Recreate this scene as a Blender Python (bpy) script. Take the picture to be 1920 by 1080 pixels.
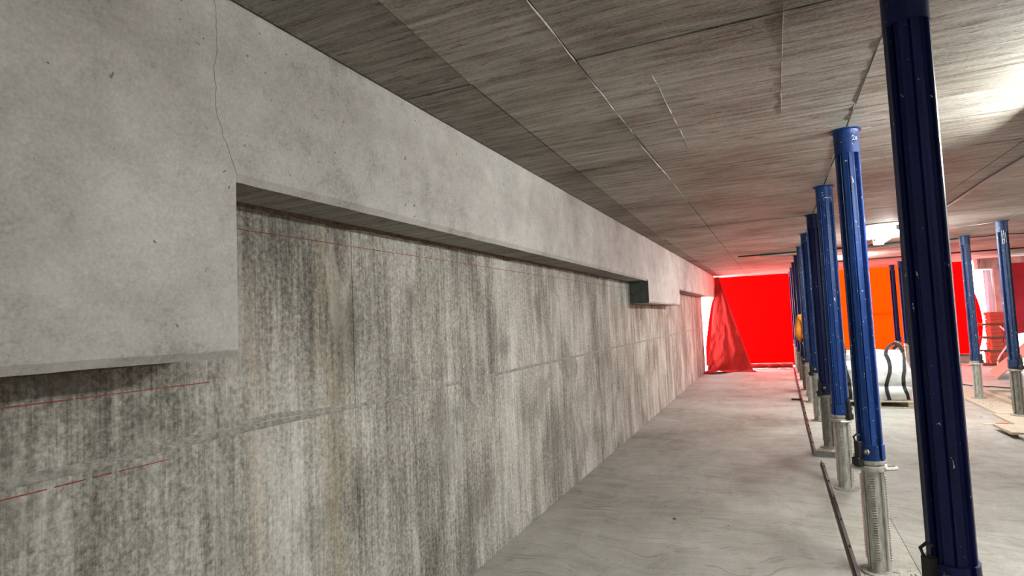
import bpy, bmesh, math, random
from math import sin, cos, pi, radians
from mathutils import Vector, Matrix
from mathutils import noise as mnoise

# ------------------------------------------------------------------ clear
for o in list(bpy.data.objects):
    bpy.data.objects.remove(o)
SC = bpy.context.scene
COL = SC.collection
RND = random.Random(7)

# ------------------------------------------------------------------ camera
def ortho():
    f = 1086.0
    dy = Vector((494/f, -44/f, -1)).normalized()
    dz = Vector((-785/f, 18000/f, -1)).normalized()
    dz = (dz - dy*dy.dot(dz)).normalized()
    dx = dy.cross(dz)
    return Matrix((dx, dy, dz))
cd = bpy.data.cameras.new('camera')
cam = bpy.data.objects.new('camera', cd)
COL.objects.link(cam)
cd.sensor_width = 36
cd.lens = 1086.0/1920*36
cd.clip_start = 0.05
cd.clip_end = 400
m4 = ortho().to_4x4()
m4.translation = Vector((0, 0, 1.6))
cam.matrix_world = m4
SC.camera = cam

# ------------------------------------------------------------------ exposure
SC.view_settings.view_transform = 'Standard'
SC.view_settings.look = 'None'
SC.view_settings.gamma = 1
SC.view_settings.use_curve_mapping = False
SC.view_settings.exposure = 0.12
LAMP = 320.0          # radiance of the fluorescent tubes
SKY = 18.0             # overcast daylight beyond the sheeting

# ------------------------------------------------------------------ world: overcast sky
w = bpy.data.worlds.new('overcast_sky')
SC.world = w
w.use_nodes = True
bg = w.node_tree.nodes['Background']
bg.inputs[0].default_value = (0.93, 0.96, 1.0, 1)
bg.inputs[1].default_value = SKY

# ------------------------------------------------------------------ node helper
class NT:
    def __init__(s, name):
        s.m = bpy.data.materials.new(name)
        s.m.use_nodes = True
        s.t = s.m.node_tree
        s.t.nodes.clear()
        s.out = s.t.nodes.new('ShaderNodeOutputMaterial')
    def n(s, typ, **kw):
        x = s.t.nodes.new(typ)
        for k, v in kw.items():
            setattr(x, k, v)
        return x
    def put(s, sock, v):
        if hasattr(v, 'is_output'):
            s.t.links.new(v, sock)
        elif isinstance(v, (tuple, list)) and len(v) == 3 and sock.type == 'RGBA':
            sock.default_value = (*v, 1)
        else:
            sock.default_value = v
    def pos(s):
        return s.n('ShaderNodeNewGeometry').outputs['Position']
    def obj(s):
        return s.n('ShaderNodeTexCoord').outputs['Object']
    def rnd(s):
        return s.n('ShaderNodeObjectInfo').outputs['Random']
    def map(s, vec, scale, loc=(0, 0, 0), rot=(0, 0, 0)):
        x = s.n('ShaderNodeMapping')
        s.put(x.inputs[0], vec)
        s.put(x.inputs['Scale'], scale)
        s.put(x.inputs['Location'], loc)
        s.put(x.inputs['Rotation'], rot)
        return x.outputs[0]
    def noise(s, vec, scale=1.0, detail=4, rough=.55, dist=0.0, col=False):
        x = s.n('ShaderNodeTexNoise')
        s.put(x.inputs['Vector'], vec)
        x.inputs['Scale'].default_value = scale
        x.inputs['Detail'].default_value = detail
        x.inputs['Roughness'].default_value = rough
        x.inputs['Distortion'].default_value = dist
        return x.outputs[1 if col else 0]
    def voro(s, vec, scale=1.0, feature='F1', rand=1.0):
        x = s.n('ShaderNodeTexVoronoi', feature=feature)
        s.put(x.inputs['Vector'], vec)
        x.inputs['Scale'].default_value = scale
        x.inputs['Randomness'].default_value = rand
        return x
    def ramp(s, fac, stops, interp='LINEAR'):
        x = s.n('ShaderNodeValToRGB')
        x.color_ramp.interpolation = interp
        e = x.color_ramp.elements
        while len(e) < len(stops):
            e.new(.5)
        for i, (p, c) in enumerate(stops):
            e[i].position = p
            e[i].color = (c, c, c, 1) if not isinstance(c, (tuple, list)) else (*c, 1)
        s.put(x.inputs[0], fac)
        return x.outputs[0]
    def math(s, op, a, b=0.0, c=0.0, clamp=False):
        x = s.n('ShaderNodeMath', operation=op, use_clamp=clamp)
        s.put(x.inputs[0], a); s.put(x.inputs[1], b); s.put(x.inputs[2], c)
        return x.outputs[0]
    def mix(s, fac, a, b, mode='MIX'):
        x = s.n('ShaderNodeMix', data_type='RGBA', blend_type=mode)
        s.put(x.inputs[0], fac); s.put(x.inputs[6], a); s.put(x.inputs[7], b)
        return x.outputs[2]
    def sep(s, vec):
        x = s.n('ShaderNodeSeparateXYZ')
        s.put(x.inputs[0], vec)
        return x.outputs
    def bump(s, h, strength=.3, dist=.01, normal=None):
        x = s.n('ShaderNodeBump')
        x.inputs['Strength'].default_value = strength
        x.inputs['Distance'].default_value = dist
        s.put(x.inputs['Height'], h)
        if normal is not None:
            s.put(x.inputs['Normal'], normal)
        return x.outputs[0]
    def bsdf(s, color, rough=.8, metal=0.0, normal=None, spec=.5, **kw):
        x = s.n('ShaderNodeBsdfPrincipled')
        s.put(x.inputs['Base Color'], color)
        s.put(x.inputs['Roughness'], rough)
        s.put(x.inputs['Metallic'], metal)
        s.put(x.inputs['Specular IOR Level'], spec)
        if normal is not None:
            s.put(x.inputs['Normal'], normal)
        for k, v in kw.items():
            s.put(x.inputs[k], v)
        s.put(s.out.inputs[0], x.outputs[0])
        return x
M = {}

# ---------- concrete of the board-marked wall (streaks run down)
def mat_wall():
    t = NT('board_marked_concrete')
    p = t.pos()
    warp = t.noise(p, 1.3, 3, .5, col=True)
    pw = t.mix(.06, p, warp, 'ADD')
    s1 = t.noise(t.map(pw, (1, 7, .7)), 1, 6, .65)
    s2 = t.noise(t.map(p, (1, 42, 1.7)), 1, 5, .65)
    s3 = t.noise(t.map(p, (1, 130, 6)), 1, 4, .7)
    bl = t.noise(t.map(p, (1, 1.3, .9), (3, 1, 4)), 1, 5, .55, .4)
    fine = t.noise(p, 55, 5, .75)
    v = t.math('MULTIPLY', s1, .26)
    v = t.math('MULTIPLY_ADD', s2, .20, v)
    v = t.math('MULTIPLY_ADD', s3, .14, v)
    s0 = t.noise(t.map(p, (1, 5.5, .12), (2, 6, 1)), 1, 4, .6)
    v = t.math('MULTIPLY_ADD', bl, .36, v)
    v = t.math('MULTIPLY_ADD', s0, .20, v)
    v = t.math('MULTIPLY_ADD', fine, .40, v)
    v = t.math('SUBTRACT', v, .275)
    c = t.ramp(v, [(.38, (.075, .072, .061)), (.45, (.185, .178, .153)), (.51, (.31, .30, .264)), (.575, (.46, .45, .41)), (.66, (.64, .63, .585))])
    # whitish lime runs
    lime = t.noise(t.map(p, (1, 5, 1.1), (9, 2, 1)), 1, 6, .7, .8)
    lm = t.ramp(lime, [(.56, 0.0), (.68, 1.0)])
    c = t.mix(t.math('MULTIPLY', lm, .45), c, (.55, .54, .50))
    # grey damp blotches
    dk = t.noise(t.map(p, (1, 2.2, 1.6), (5, 8, 2)), 1, 5, .6, .5)
    dm = t.ramp(dk, [(.55, 0.0), (.63, 1.0)])
    c = t.mix(t.math('MULTIPLY', dm, .45), c, (.12, .115, .10))
    # rusty run near one panel joint
    y = t.sep(p)[1]
    d = t.math('ABSOLUTE', t.math('SUBTRACT', y, 2.12))
    ym = t.math('MULTIPLY', t.ramp(d, [(0.0, 1.0), (.16, 0.0)]), t.ramp(s2, [(.42, 0.0), (.58, 1.0)]))
    c = t.mix(t.math('MULTIPLY', ym, .42), c, (.30, .235, .12))
    d2 = t.math('ABSOLUTE', t.math('SUBTRACT', y, 1.66))
    ym2 = t.math('MULTIPLY', t.ramp(d2, [(0.0, 1.0), (.06, 0.0)]), t.ramp(bl, [(.45, 0.0), (.6, 1.0)]))
    c = t.mix(t.math('MULTIPLY', ym2, .25), c, (.28, .19, .10))
    # air pits
    pv = t.mix(.05, p, t.noise(p, 30, 2, .5, col=True), 'ADD')
    vo = t.voro(t.map(pv, (1, 1, .7)), 8.5)
    r = t.sep(vo.outputs['Color'])[0]
    pit = t.math('MULTIPLY', t.math('LESS_THAN', vo.outputs['Distance'], t.math('MULTIPLY', r, .075)), t.math('GREATER_THAN', r, .42))
    c = t.mix(t.math('MULTIPLY', pit, .85), c, (.03, .028, .024))
    h = t.math('ADD', t.math('MULTIPLY', s2, .5), t.math('MULTIPLY', fine, .5))
    h = t.math('SUBTRACT', h, t.math('MULTIPLY', pit, .8))
    h = t.math('MULTIPLY_ADD', s3, .3, h)
    t.bsdf(c, .82, 0, t.bump(h, .55, .012), .3)
    return t.m
M['wall'] = mat_wall()

def mat_beam():
    t = NT('smooth_formed_concrete')
    p = t.pos()
    bl = t.noise(p, 1.6, 5, .6, .3)
    b2 = t.noise(t.map(p, (1, 1, 1.3), (4, 4, 4)), 6, 6, .65)
    fine = t.noise(p, 90, 4, .8)
    mid = t.noise(p, 28, 4, .7)
    v = t.math('MULTIPLY', bl, .42)
    v = t.math('MULTIPLY_ADD', b2, .26, v)
    v = t.math('MULTIPLY_ADD', fine, .34, v)
    v = t.math('MULTIPLY_ADD', mid, .12, v)
    v = t.math('SUBTRACT', v, .07)
    c = t.ramp(v, [(.39, (.29, .283, .265)), (.475, (.42, .411, .387)), (.53, (.475, .466, .441)), (.63, (.60, .592, .565))])
    pv = t.mix(.05, p, t.noise(p, 30, 2, .5, col=True), 'ADD')
    vo = t.voro(pv, 14)
    r = t.sep(vo.outputs['Color'])[0]
    pit = t.math('MULTIPLY', t.math('LESS_THAN', vo.outputs['Distance'], t.math('MULTIPLY', r, .11)), t.math('GREATER_THAN', r, .40))
    pit = t.math('MULTIPLY', pit, t.ramp(b2, [(.42, 0.0), (.5, 1.0)]))
    c = t.mix(t.math('MULTIPLY', pit, .7), c, (.07, .065, .058))
    # sooty spots
    sp = t.noise(t.map(p, (1, 1, 1), (7, 3, 8)), 4.5, 6, .7)
    c = t.mix(t.math('MULTIPLY', t.ramp(sp, [(.62, 0.0), (.74, 1.0)]), .45), c, (.16, .155, .145))
    h = t.math('SUBTRACT', t.math('MULTIPLY', fine, .5), pit)
    h = t.math('MULTIPLY_ADD', mid, .5, h)
    t.bsdf(c, .8, 0, t.bump(h, .22, .008), .3)
    return t.m
M['beam'] = mat_beam()

def mat_ceiling(name, k):
    t = NT(name)
    p = t.pos()
    w_ = t.noise(p, .9, 3, .5, col=True)
    pw = t.mix(.10, p, w_, 'ADD')
    g1 = t.noise(t.map(pw, (1.6, 26, 1)), 1, 6, .68)
    g2 = t.noise(t.map(p, (7, 110, 1)), 1, 4, .7)
    bl = t.noise(t.map(p, (.8, 1.1, 1)), 1, 5, .6, .4)
    fine = t.noise(p, 70, 4, .7)
    v = t.math('MULTIPLY', g1, .42)
    v = t.math('MULTIPLY_ADD', g2, .22, v)
    v = t.math('MULTIPLY_ADD', bl, .34, v)
    v = t.math('MULTIPLY_ADD', fine, .20, v)
    v = t.math('SUBTRACT', v, .09)
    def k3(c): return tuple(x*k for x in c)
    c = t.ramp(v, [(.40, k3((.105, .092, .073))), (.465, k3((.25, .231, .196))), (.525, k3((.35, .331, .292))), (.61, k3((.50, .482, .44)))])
    fl = t.noise(t.map(p, (5, 34, 1), (2, 5, 0)), 1, 6, .75)
    fm = t.ramp(fl, [(.57, 0.0), (.65, 1.0)])
    c = t.mix(t.math('MULTIPLY', fm, .8), c, k3((.085, .072, .055)))
    st = t.noise(t.map(p, (1.1, 1.4, 1), (8, 1, 0)), 1, 5, .6, .6)
    c = t.mix(t.math('MULTIPLY', t.ramp(st, [(.58, 0.0), (.68, 1.0)]), .35), c, k3((.16, .125, .09)))
    h = t.math('ADD', t.math('MULTIPLY', g1, .7), t.math('MULTIPLY', g2, .4))
    h = t.math('SUBTRACT', h, t.math('MULTIPLY', fm, .5))
    t.bsdf(c, .7, 0, t.bump(h, .55, .012), .35)
    return t.m
M['ceiling'] = mat_ceiling('ply_marked_soffit_concrete', 1.0)
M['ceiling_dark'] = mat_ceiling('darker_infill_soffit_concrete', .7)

def mat_floor(name, tint):
    t = NT(name)
    p = t.pos()
    wv = t.noise(t.map(p, (1, 1, 1)), .8, 3, .5, col=True)
    pw = t.mix(.9, p, wv, 'ADD')
    tr = t.noise(t.map(pw, (1.2, 6.5, 1)), 1, 6, .62, 1.2)
    tr2 = t.noise(t.map(pw, (7, 2.0, 1), (3, 9, 0), (0, 0, .5)), 1, 5, .6, .8)
    bl = t.noise(p, .9, 5, .55)
    fine = t.noise(p, 60, 4, .7)
    v = t.math('MULTIPLY', tr, .26)
    v = t.math('MULTIPLY_ADD', tr2, .22, v)
    v = t.math('MULTIPLY_ADD', bl, .35, v)
    v = t.math('MULTIPLY_ADD', fine, .23, v)
    v = t.math('SUBTRACT', v, .03)
    def k3(c): return tuple(a*b for a, b in zip(c, tint))
    c = t.ramp(v, [(.39, k3((.20, .19, .165))), (.47, k3((.30, .288, .258))), (.53, k3((.345, .333, .303))), (.63, k3((.43, .418, .385)))])
    mk = t.noise(t.map(pw, (2.2, 11, 1), (4, 2, 0), (0, 0, -.35)), 1, 5, .6, 2.0)
    c = t.mix(t.math('MULTIPLY', t.ramp(mk, [(.57, 0.0), (.66, 1.0)]), .55), c, k3((.16, .152, .13)))
    vo = t.voro(p, 6)
    r = t.sep(vo.outputs['Color'])[0]
    dot = t.math('MULTIPLY', t.math('LESS_THAN', vo.outputs['Distance'], .04), t.math('GREATER_THAN', r, .86))
    c = t.mix(t.math('MULTIPLY', dot, .7), c, (.08, .075, .06))
    h = t.math('ADD', t.math('MULTIPLY', tr, .8), t.math('MULTIPLY', fine, .25))
    t.bsdf(c, .72, 0, t.bump(h, .18, .012), .35)
    return t.m
M['floor'] = mat_floor('trowelled_floor_concrete', (.98, .98, .98))
M['floor_rough'] = mat_floor('older_floor_concrete', (1.12, 1.11, 1.08))

def mat_simple(name, color, rough=.6, metal=0.0, var=.25, scale=18, bump=.15, spec=.5, aniso=(1, 1, 1)):
    t = NT(name)
    p = t.obj()
    n = t.noise(t.map(p, aniso), scale, 5, .65)
    a = tuple(x*(1-var) for x in color); b = tuple(min(1, x*(1+var)) for x in color)
    c = t.ramp(n, [(.3, a), (.7, b)])
    t.bsdf(c, rough, metal, t.bump(n, bump, .004), spec)
    return t.m
M['rough_concrete'] = mat_simple('broken_concrete_fringe', (.13, .095, .07), .95, 0, .6, 40, .8, .1)
M['ridge'] = mat_simple('joint_mortar', (.27, .26, .235), .9, 0, .5, 45, .7, .2)
M['lime_ridge'] = mat_simple('pale_grout_fin', (.52, .50, .46), .9, 0, .25, 50, .5, .2)
M['crack'] = mat_simple('dark_crack', (.10, .095, .085), .95, 0, .2)
M['chalk'] = mat_simple('red_chalk', (.26, .06, .05), .9, 0, .35, 60, .1, .1)
M['steel_dark'] = mat_simple('dark_steel', (.014, .012, .011), .6, 0, .4, 30)
M['steel_grey'] = mat_simple('grey_steel', (.22, .22, .21), .5, .5, .3, 30)
M['steel_white'] = mat_simple('white_enamel', (.80, .80, .78), .4, 0, .05, 20, .05)
M['timber'] = mat_simple('dusty_timber', (.44, .375, .295), .8, 0, .25, 6, .3, .2, (1, 14, 14))
M['timber_x'] = mat_simple('dusty_timber_cross', (.47, .40, .315), .8, 0, .25, 6, .3, .2, (14, 1, 14))
M['timber_dark'] = mat_simple('dark_timber', (.15, .11, .08), .85, 0, .3, 6, .3, .2, (1, 14, 14))
M['ply'] = mat_simple('worn_plywood', (.42, .25, .20), .75, 0, .2, 5, .2, .3, (1, 8, 8))
M['black'] = mat_simple('black_rubber', (.02, .02, .02), .7, 0, .3)
M['strap'] = mat_simple('black_webbing', (.028, .028, .028), .8, 0, .3, 90, .3, .2)
M['brick'] = mat_simple('red_clay_block', (.42, .10, .07), .85, 0, .3, 25, .4, .2)
M['orange_cloth'] = mat_simple('hi_vis_orange_cloth', (.85, .30, .04), .8, 0, .15, 14, .5, .2)
M['navy_cloth'] = mat_simple('navy_cloth', (.014, .016, .028), .85, 0, .3, 20, .4, .2)
M['skin'] = mat_simple('skin', (.50, .30, .22), .55, 0, .08, 20, .05)
M['hair'] = mat_simple('dark_hair', (.03, .02, .015), .7, 0, .2, 60, .4)
M['helmet'] = mat_simple('white_helmet_shell', (.75, .75, .73), .35, 0, .04)
M['boot'] = mat_simple('black_boot_leather', (.025, .022, .02), .5, 0, .3)
M['plastic_scrap'] = mat_simple('white_plastic_film', (.75, .74, .74), .4, 0, .1)
M['orange_plastic'] = mat_simple('orange_plastic', (.75, .16, .04), .5, 0, .1)
M['lime_grip'] = mat_simple('pale_green_grip', (.52, .55, .30), .6, 0, .2)
M['white_chalk'] = mat_simple('white_paint_marker', (.78, .78, .76), .7, 0, .1)
M['ground'] = mat_simple('pale_outdoor_gravel', (.55, .53, .50), .9, 0, .2, 3)
M['pvc'] = mat_simple('grey_conduit', (.30, .29, .28), .5, 0, .1)
M['dusty_plate'] = mat_simple('mortar_covered_plate', (.30, .285, .255), .85, 0, .3, 30, .4, .2)
M['void'] = mat_simple('dark_hollow_fill', (.018, .018, .020), .95, 0, .3, 60, .5)  # black colour standing in for the shaded hollow of the timber box

def mat_blue(name, col, chip, gal):
    t = NT(name)
    p = t.obj()
    r = t.rnd()
    off = t.n('ShaderNodeCombineXYZ')
    t.put(off.inputs[2], t.math('MULTIPLY', r, 37.0))
    q = t.mix(1.0, p, off.outputs[0], 'ADD')
    n = t.noise(t.map(q, (1, 1, .12)), 22, 6, .7)
    a = tuple(x*.55 for x in col); b = tuple(x*1.5 for x in col)
    c = t.ramp(n, [(.3, a), (.72, b)])
    scuff = t.noise(q, 48, 6, .8)
    sm = t.ramp(scuff, [(.60, 0.0), (.72, 1.0)])
    c = t.mix(t.math('MULTIPLY', sm, gal), c, (.30, .36, .46))
    ch = t.noise(t.map(q, (1, 1, .6)), 48, 4, .6, .5)
    cm = t.ramp(ch, [(chip, 0.0), (chip+.025, 1.0)])
    c = t.mix(cm, c, (.62, .62, .58))
    rr = t.ramp(n, [(.3, .38), (.7, .5)])
    t.bsdf(c, rr, 0, t.bump(scuff, .12, .003), .3)
    return t.m
M['blue'] = mat_blue('worn_blue_paint', (.009, .038, .165), .655, .55)
M['blue_dark_shaded'] = mat_blue('dark_shaded_blue_paint', (.004, .009, .066), .685, .06)  # navy paint; on the far props it holds their backlit shade
M['blue_grey'] = mat_blue('faded_blue_paint', (.022, .040, .105), .655, .5)

def mat_galv(name, base, rough):
    t = NT(name)
    p = t.obj()
    n = t.noise(t.map(p, (1, 1, .3)), 30, 5, .7)
    c = t.ramp(n, [(.28, tuple(x*.5 for x in base)), (.5, base), (.75, tuple(min(1, x*1.45) for x in base))])
    t.bsdf(c, rough, .55, t.bump(n, .15, .003))
    return t.m
M['galv'] = mat_galv('galvanised_alloy', (.50, .485, .44), .5)
M['galv_dull'] = mat_galv('dull_dusty_alloy', (.27, .25, .22), .7)

def mat_tube():
    t = NT('lit_fluorescent_tube')
    e = t.n('ShaderNodeEmission')
    e.inputs[0].default_value = (.98, 1, .955, 1)
    e.inputs[1].default_value = LAMP
    t.put(t.out.inputs[0], e.outputs[0])
    return t.m
M['tube'] = mat_tube()

def mat_tarp(name, trans, diff, ft):
    t = NT(name)
    p = t.obj()
    n = t.noise(p, 3.5, 5, .6)
    fine = t.noise(p, 30, 4, .7)
    weave = t.noise(t.map(p, (1, 1, 1)), 160, 2, .5)
    ct = t.mix(t.math('MULTIPLY', n, .35), trans, tuple(x*.55 for x in trans))
    cd_ = t.mix(n, tuple(x*.7 for x in diff), tuple(min(1, x*1.25) for x in diff))
    nb = t.bump(t.math('ADD', fine, t.math('MULTIPLY', weave, .3)), .25, .01)
    a = t.n('ShaderNodeBsdfTranslucent'); t.put(a.inputs[0], ct); t.put(a.inputs['Normal'], nb)
    b = t.n('ShaderNodeBsdfDiffuse'); t.put(b.inputs[0], cd_); t.put(b.inputs['Normal'], nb)
    g = t.n('ShaderNodeBsdfGlossy'); t.put(g.inputs[0], tuple(min(1, x*1.6) for x in diff)); g.inputs['Roughness'].default_value = .5
    m1 = t.n('ShaderNodeMixShader'); m1.inputs[0].default_value = ft
    t.put(m1.inputs[1], b.outputs[0]); t.put(m1.inputs[2], a.outputs[0])
    m2 = t.n('ShaderNodeMixShader'); m2.inputs[0].default_value = .03
    t.put(m2.inputs[1], m1.outputs[0]); t.put(m2.inputs[2], g.outputs[0])
    t.put(t.out.inputs[0], m2.outputs[0])
    return t.m
M['tarp_red'] = mat_tarp('red_sheeting', (.95, .0002, .0002), (.45, .004, .004), .85)
M['tarp_orange'] = mat_tarp('orange_sheeting', (.95, .0105, .0001), (.5, .05, .003), .85)
M['tarp_fold'] = mat_tarp('dusty_red_sheeting', (.6, .001, .001), (.33, .022, .02), .015)
M['tarp_maroon'] = mat_tarp('dark_red_sheeting', (.4, .002, .004), (.38, .035, .05), .03)

def mat_bag():
    t = NT('white_woven_polypropylene')
    p = t.obj()
    n = t.noise(p, 4, 5, .6)
    wv = t.noise(p, 14, 5, .7, .6)
    c = t.ramp(n, [(.3, (.60, .60, .60)), (.7, (.82, .82, .81))])
    t.bsdf(c, .6, 0, t.bump(wv, .5, .03), .3)
    return t.m
M['bag'] = mat_bag()

# ------------------------------------------------------------------ mesh helper
class MB:
    def __init__(s):
        s.v = []; s.f = []; s.sm = False; s.mi = []
    def add(s, vs, fs, mi=0):
        k = len(s.v)
        s.v += [tuple(x) for x in vs]
        s.f += [tuple(i+k for i in f) for f in fs]
        s.mi += [mi]*len(fs)
        return s
    def box(s, x0, x1, y0, y1, z0, z1, mi=0, ch=0.0):
        if ch:
            # chamfered box: rings
            def ring(z, d): return [(x0+d, y0+d, z), (x1-d, y0+d, z), (x1-d, y1-d, z), (x0+d, y1-d, z)]
            vs = ring(z0, ch)+ring(z0+ch, 0)+ring(z1-ch, 0)+ring(z1, ch)
            fs = [(3, 2, 1, 0), (12, 13, 14, 15)]
            for k in range(3):
                for i in range(4):
                    j = (i+1) % 4
                    fs.append((k*4+i, k*4+j, k*4+4+j, k*4+4+i))
            return s.add(vs, fs, mi)
        vs = [(x0, y0, z0), (x1, y0, z0), (x1, y1, z0), (x0, y1, z0), (x0, y0, z1), (x1, y0, z1), (x1, y1, z1), (x0, y1, z1)]
        fs = [(3, 2, 1, 0), (4, 5, 6, 7), (0, 1, 5, 4), (1, 2, 6, 5), (2, 3, 7, 6), (3, 0, 4, 7)]
        return s.add(vs, fs, mi)
    def rings(s, rings, cap=True, mi=0, closed=True):
        n = len(rings[0]); vs = [p for r in rings for p in r]; fs = []
        for k in range(len(rings)-1):
            for i in range(n if closed else n-1):
                j = (i+1) % n
                fs.append((k*n+i, k*n+j, (k+1)*n+j, (k+1)*n+i))
        if cap:
            fs.append(tuple(reversed(range(n))))
            fs.append(tuple(range((len(rings)-1)*n, len(rings)*n)))
        return s.add(vs, fs, mi)
    def lathe(s, prof, seg=24, c=(0, 0), cap=True, mi=0, z=0):
        return s.rings([[(c[0]+r*cos(2*pi*i/seg), c[1]+r*sin(2*pi*i/seg), z+h) for i in range(seg)] for r, h in prof], cap, mi)
    def tube(s, pts, r, seg=8, mi=0):
        pts = [Vector(p) for p in pts]; rs = []
        up = Vector((0, 0, 1))
        for i, p in enumerate(pts):
            d = (pts[min(i+1, len(pts)-1)]-pts[max(i-1, 0)]).normalized()
            a = d.cross(up if abs(d.z) < .95 else Vector((1, 0, 0))).normalized()
            b = d.cross(a)
            rr = r[i] if isinstance(r, (list, tuple)) else r
            rs.append([p+a*rr*cos(2*pi*k/seg)+b*rr*sin(2*pi*k/seg) for k in range(seg)])
        return s.rings(rs, True, mi)
    def ribbon(s, pts, wdir, w, t, tdir):
        """flat band with thickness along pts; wdir, tdir per point or one vector"""
        rs = []
        for i, p in enumerate(pts):
            p = Vector(p)
            a = Vector(wdir[i] if isinstance(wdir, list) else wdir)*w/2
            b = Vector(tdir[i] if isinstance(tdir, list) else tdir)*t
            rs.append([p-a, p+a, p+a+b, p-a+b])
        return s.rings(rs, True)
    def grid(s, fn, nu, nv, mi=0):
        vs = [fn(u/nu, v/nv) for v in range(nv+1) for u in range(nu+1)]
        fs = [(v*(nu+1)+u, v*(nu+1)+u+1, (v+1)*(nu+1)+u+1, (v+1)*(nu+1)+u) for v in range(nv) for u in range(nu)]
        return s.add(vs, fs, mi)
    def mesh(s, name, mats, smooth=False):
        me = bpy.data.meshes.new(name)
        me.from_pydata(s.v, [], s.f)
        for m in (mats if isinstance(mats, (list, tuple)) else [mats]):
            me.materials.append(m)
        if any(s.mi):
            me.polygons.foreach_set('material_index', s.mi)
        bm = bmesh.new(); bm.from_mesh(me)
        bmesh.ops.recalc_face_normals(bm, faces=bm.faces)
        bm.to_mesh(me); bm.free()
        if smooth:
            me.polygons.foreach_set('use_smooth', [True]*len(me.polygons))
            if smooth is not True:
                me.set_sharp_from_angle(angle=radians(smooth))
        me.update()
        return me

def obj(name, mb, mat, parent=None, smooth=False, loc=None, kind=None):
    me = mb if isinstance(mb, bpy.types.Mesh) else mb.mesh(name, mat, smooth)
    o = bpy.data.objects.new(name, me)
    COL.objects.link(o)
    if parent is not None:
        o.parent = parent
    if loc is not None:
        o.location = loc
    if kind:
        o['kind'] = kind
    return o
def tag(o, label, cat, group=None):
    o['label'] = label; o['category'] = cat
    if group: o['group'] = group
    return o
def thing(name, label, cat, loc=(0, 0, 0), rz=0, group=None):
    o = bpy.data.objects.new(name, None)
    COL.objects.link(o)
    o.empty_display_size = .1
    o.location = loc; o.rotation_euler = (0, 0, rz)
    return tag(o, label, cat, group)
def struct(name, mb, mat, smooth=False):
    return obj(name, mb, mat, None, smooth, None, 'structure')
def nz(x, y=0, z=0, s=1): return mnoise.noise(Vector((x*s, y*s, z*s)))

# ================================================================== SETTING
XW, XB, HC = -1.885, -1.614, 2.727
YB = 19.2                                   # slab edge at the sheeting
# floor: topping bay beside the wall, leave-out strip under the props, bay on the right
fl = struct('floor', MB().box(-1.877, .30, -6, YB+.3, -.12, 0), M['floor'])
obj('floor_strip', MB().box(.30, .69, -6, YB+.3, -.12, -.003), M['floor_rough'], fl)
obj('floor_bay', MB().box(.69, 10, -6, YB+.3, -.12, .0015), M['floor'], fl)
struct('exterior_ground', MB().box(-30, 40, YB+.3, 60, -.6, -.35), M['ground'])

# left wall: backing and two lifts of formed panels
wl = struct('wall_left', MB().box(-2.15, XW-.012, -6, 17.05, -.12, 2.9), M['ridge'])
ycuts = [-6, -3.75, -2.25, -.75, .75, 2.265, 3.77, 5.27, 6.77, 8.27, 9.77, 11.27, 12.77, 14.27, 15.77, 17.1]
for li, (z0, z1) in enumerate(((-.1, 1.226), (1.236, 2.75))):
    for a, b in zip(ycuts[:-1], ycuts[1:]):
        d = RND.uniform(-.0015, .0015)
        g = .0012
        obj('wall_panel', MB().box(XW-.02, XW+d, a+g, b-g, z0, z1, ch=.0015), M['wall'], wl)
# mortar ridge on the lift joint
mb = MB()
def ridge_fn(u, v):
    y = -6+u*23.1
    big = 1.0 + 1.3*max(0, 1-abs(y-1.75)/.55) + .5*max(0, 1-abs(y-.9)/.5)
    prof = [0, .9, .05, .7, 0][int(round(v*4))]
    h = prof*(.009+.003*nz(y*4, v*3)+(.005*(big-1)+.0008)*nz(y*40, v*9))*big**.7
    hz = .012*big
    z = 1.232 + .006*nz(y*1.3, 5) + (v-.5)*2*hz*(1+.15*nz(y*5, v*3)) + (.02 if 1.2 < y < 2.3 else 0)*max(0, 1-abs(y-1.75)/.55)
    return (XW-.002+max(h, 0), y, z)
mb.grid(ridge_fn, 900, 4)
obj('joint_ridge', mb, M['ridge'], wl, True)
# red chalk lines snapped on the wall
for (y0, y1, z) in ((1.36, 4.6, 2.012), (4.66, 8.1, 2.013), (-6, 1.02, 1.434), (1.03, 1.47, 1.434), (-6, .955, 1.193), (.975, 1.055, 1.1935), (1.075, 1.13, 1.194), (1.15, 1.31, 1.193)):
    n = max(4, int((y1-y0)/.12)); mb = MB(); zz = .0014
    rs = []
    for i in range(n+1):
        y = y0+(y1-y0)*i/n
        zc = z+.0025*nz(y*2.2, z)
        hw = zz*(1+.5*nz(y*9, 3))
        rs.append([(XW+.0005, y, zc-hw), (XW+.0026, y, zc-hw), (XW+.0026, y, zc+hw), (XW+.0005, y, zc+hw)])
    mb.rings(rs)
    obj('chalk_line', mb, M['chalk'], wl)
# broken fringe where the beam meets the wall
def fringe(y0, y1, z, dark, hmul=1.0):
    mb = MB()
    n = int((y1-y0)/.012)
    def fn(u, v):
        y = y0+(y1-y0)*u
        drop = .018+.016*abs(nz(y*7, z))+.02*max(0, nz(y*2.1, 7))
        blob = max(0, nz(y*3.1, 40+z)-.42)*.22
        zz = z+.004-v*(drop+blob)*hmul
        x = XW+.001+(.010+.006*nz(y*30, v*8))*sin(pi*min(1, v+.15)*.95)
        return (x, y, zz)
    mb.grid(fn, n, 4)
    obj('concrete_fringe', mb, dark, wl, True)
fringe(1.37, 8.25, 2.118, M['rough_concrete'])
fringe(-6, 1.30, 1.527, M['rough_concrete'], .9)
fringe(8.3, 11.15, 1.80, M['rough_concrete'], .7)
fringe(11.2, 17.0, 2.09, M['rough_concrete'], .8)

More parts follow.
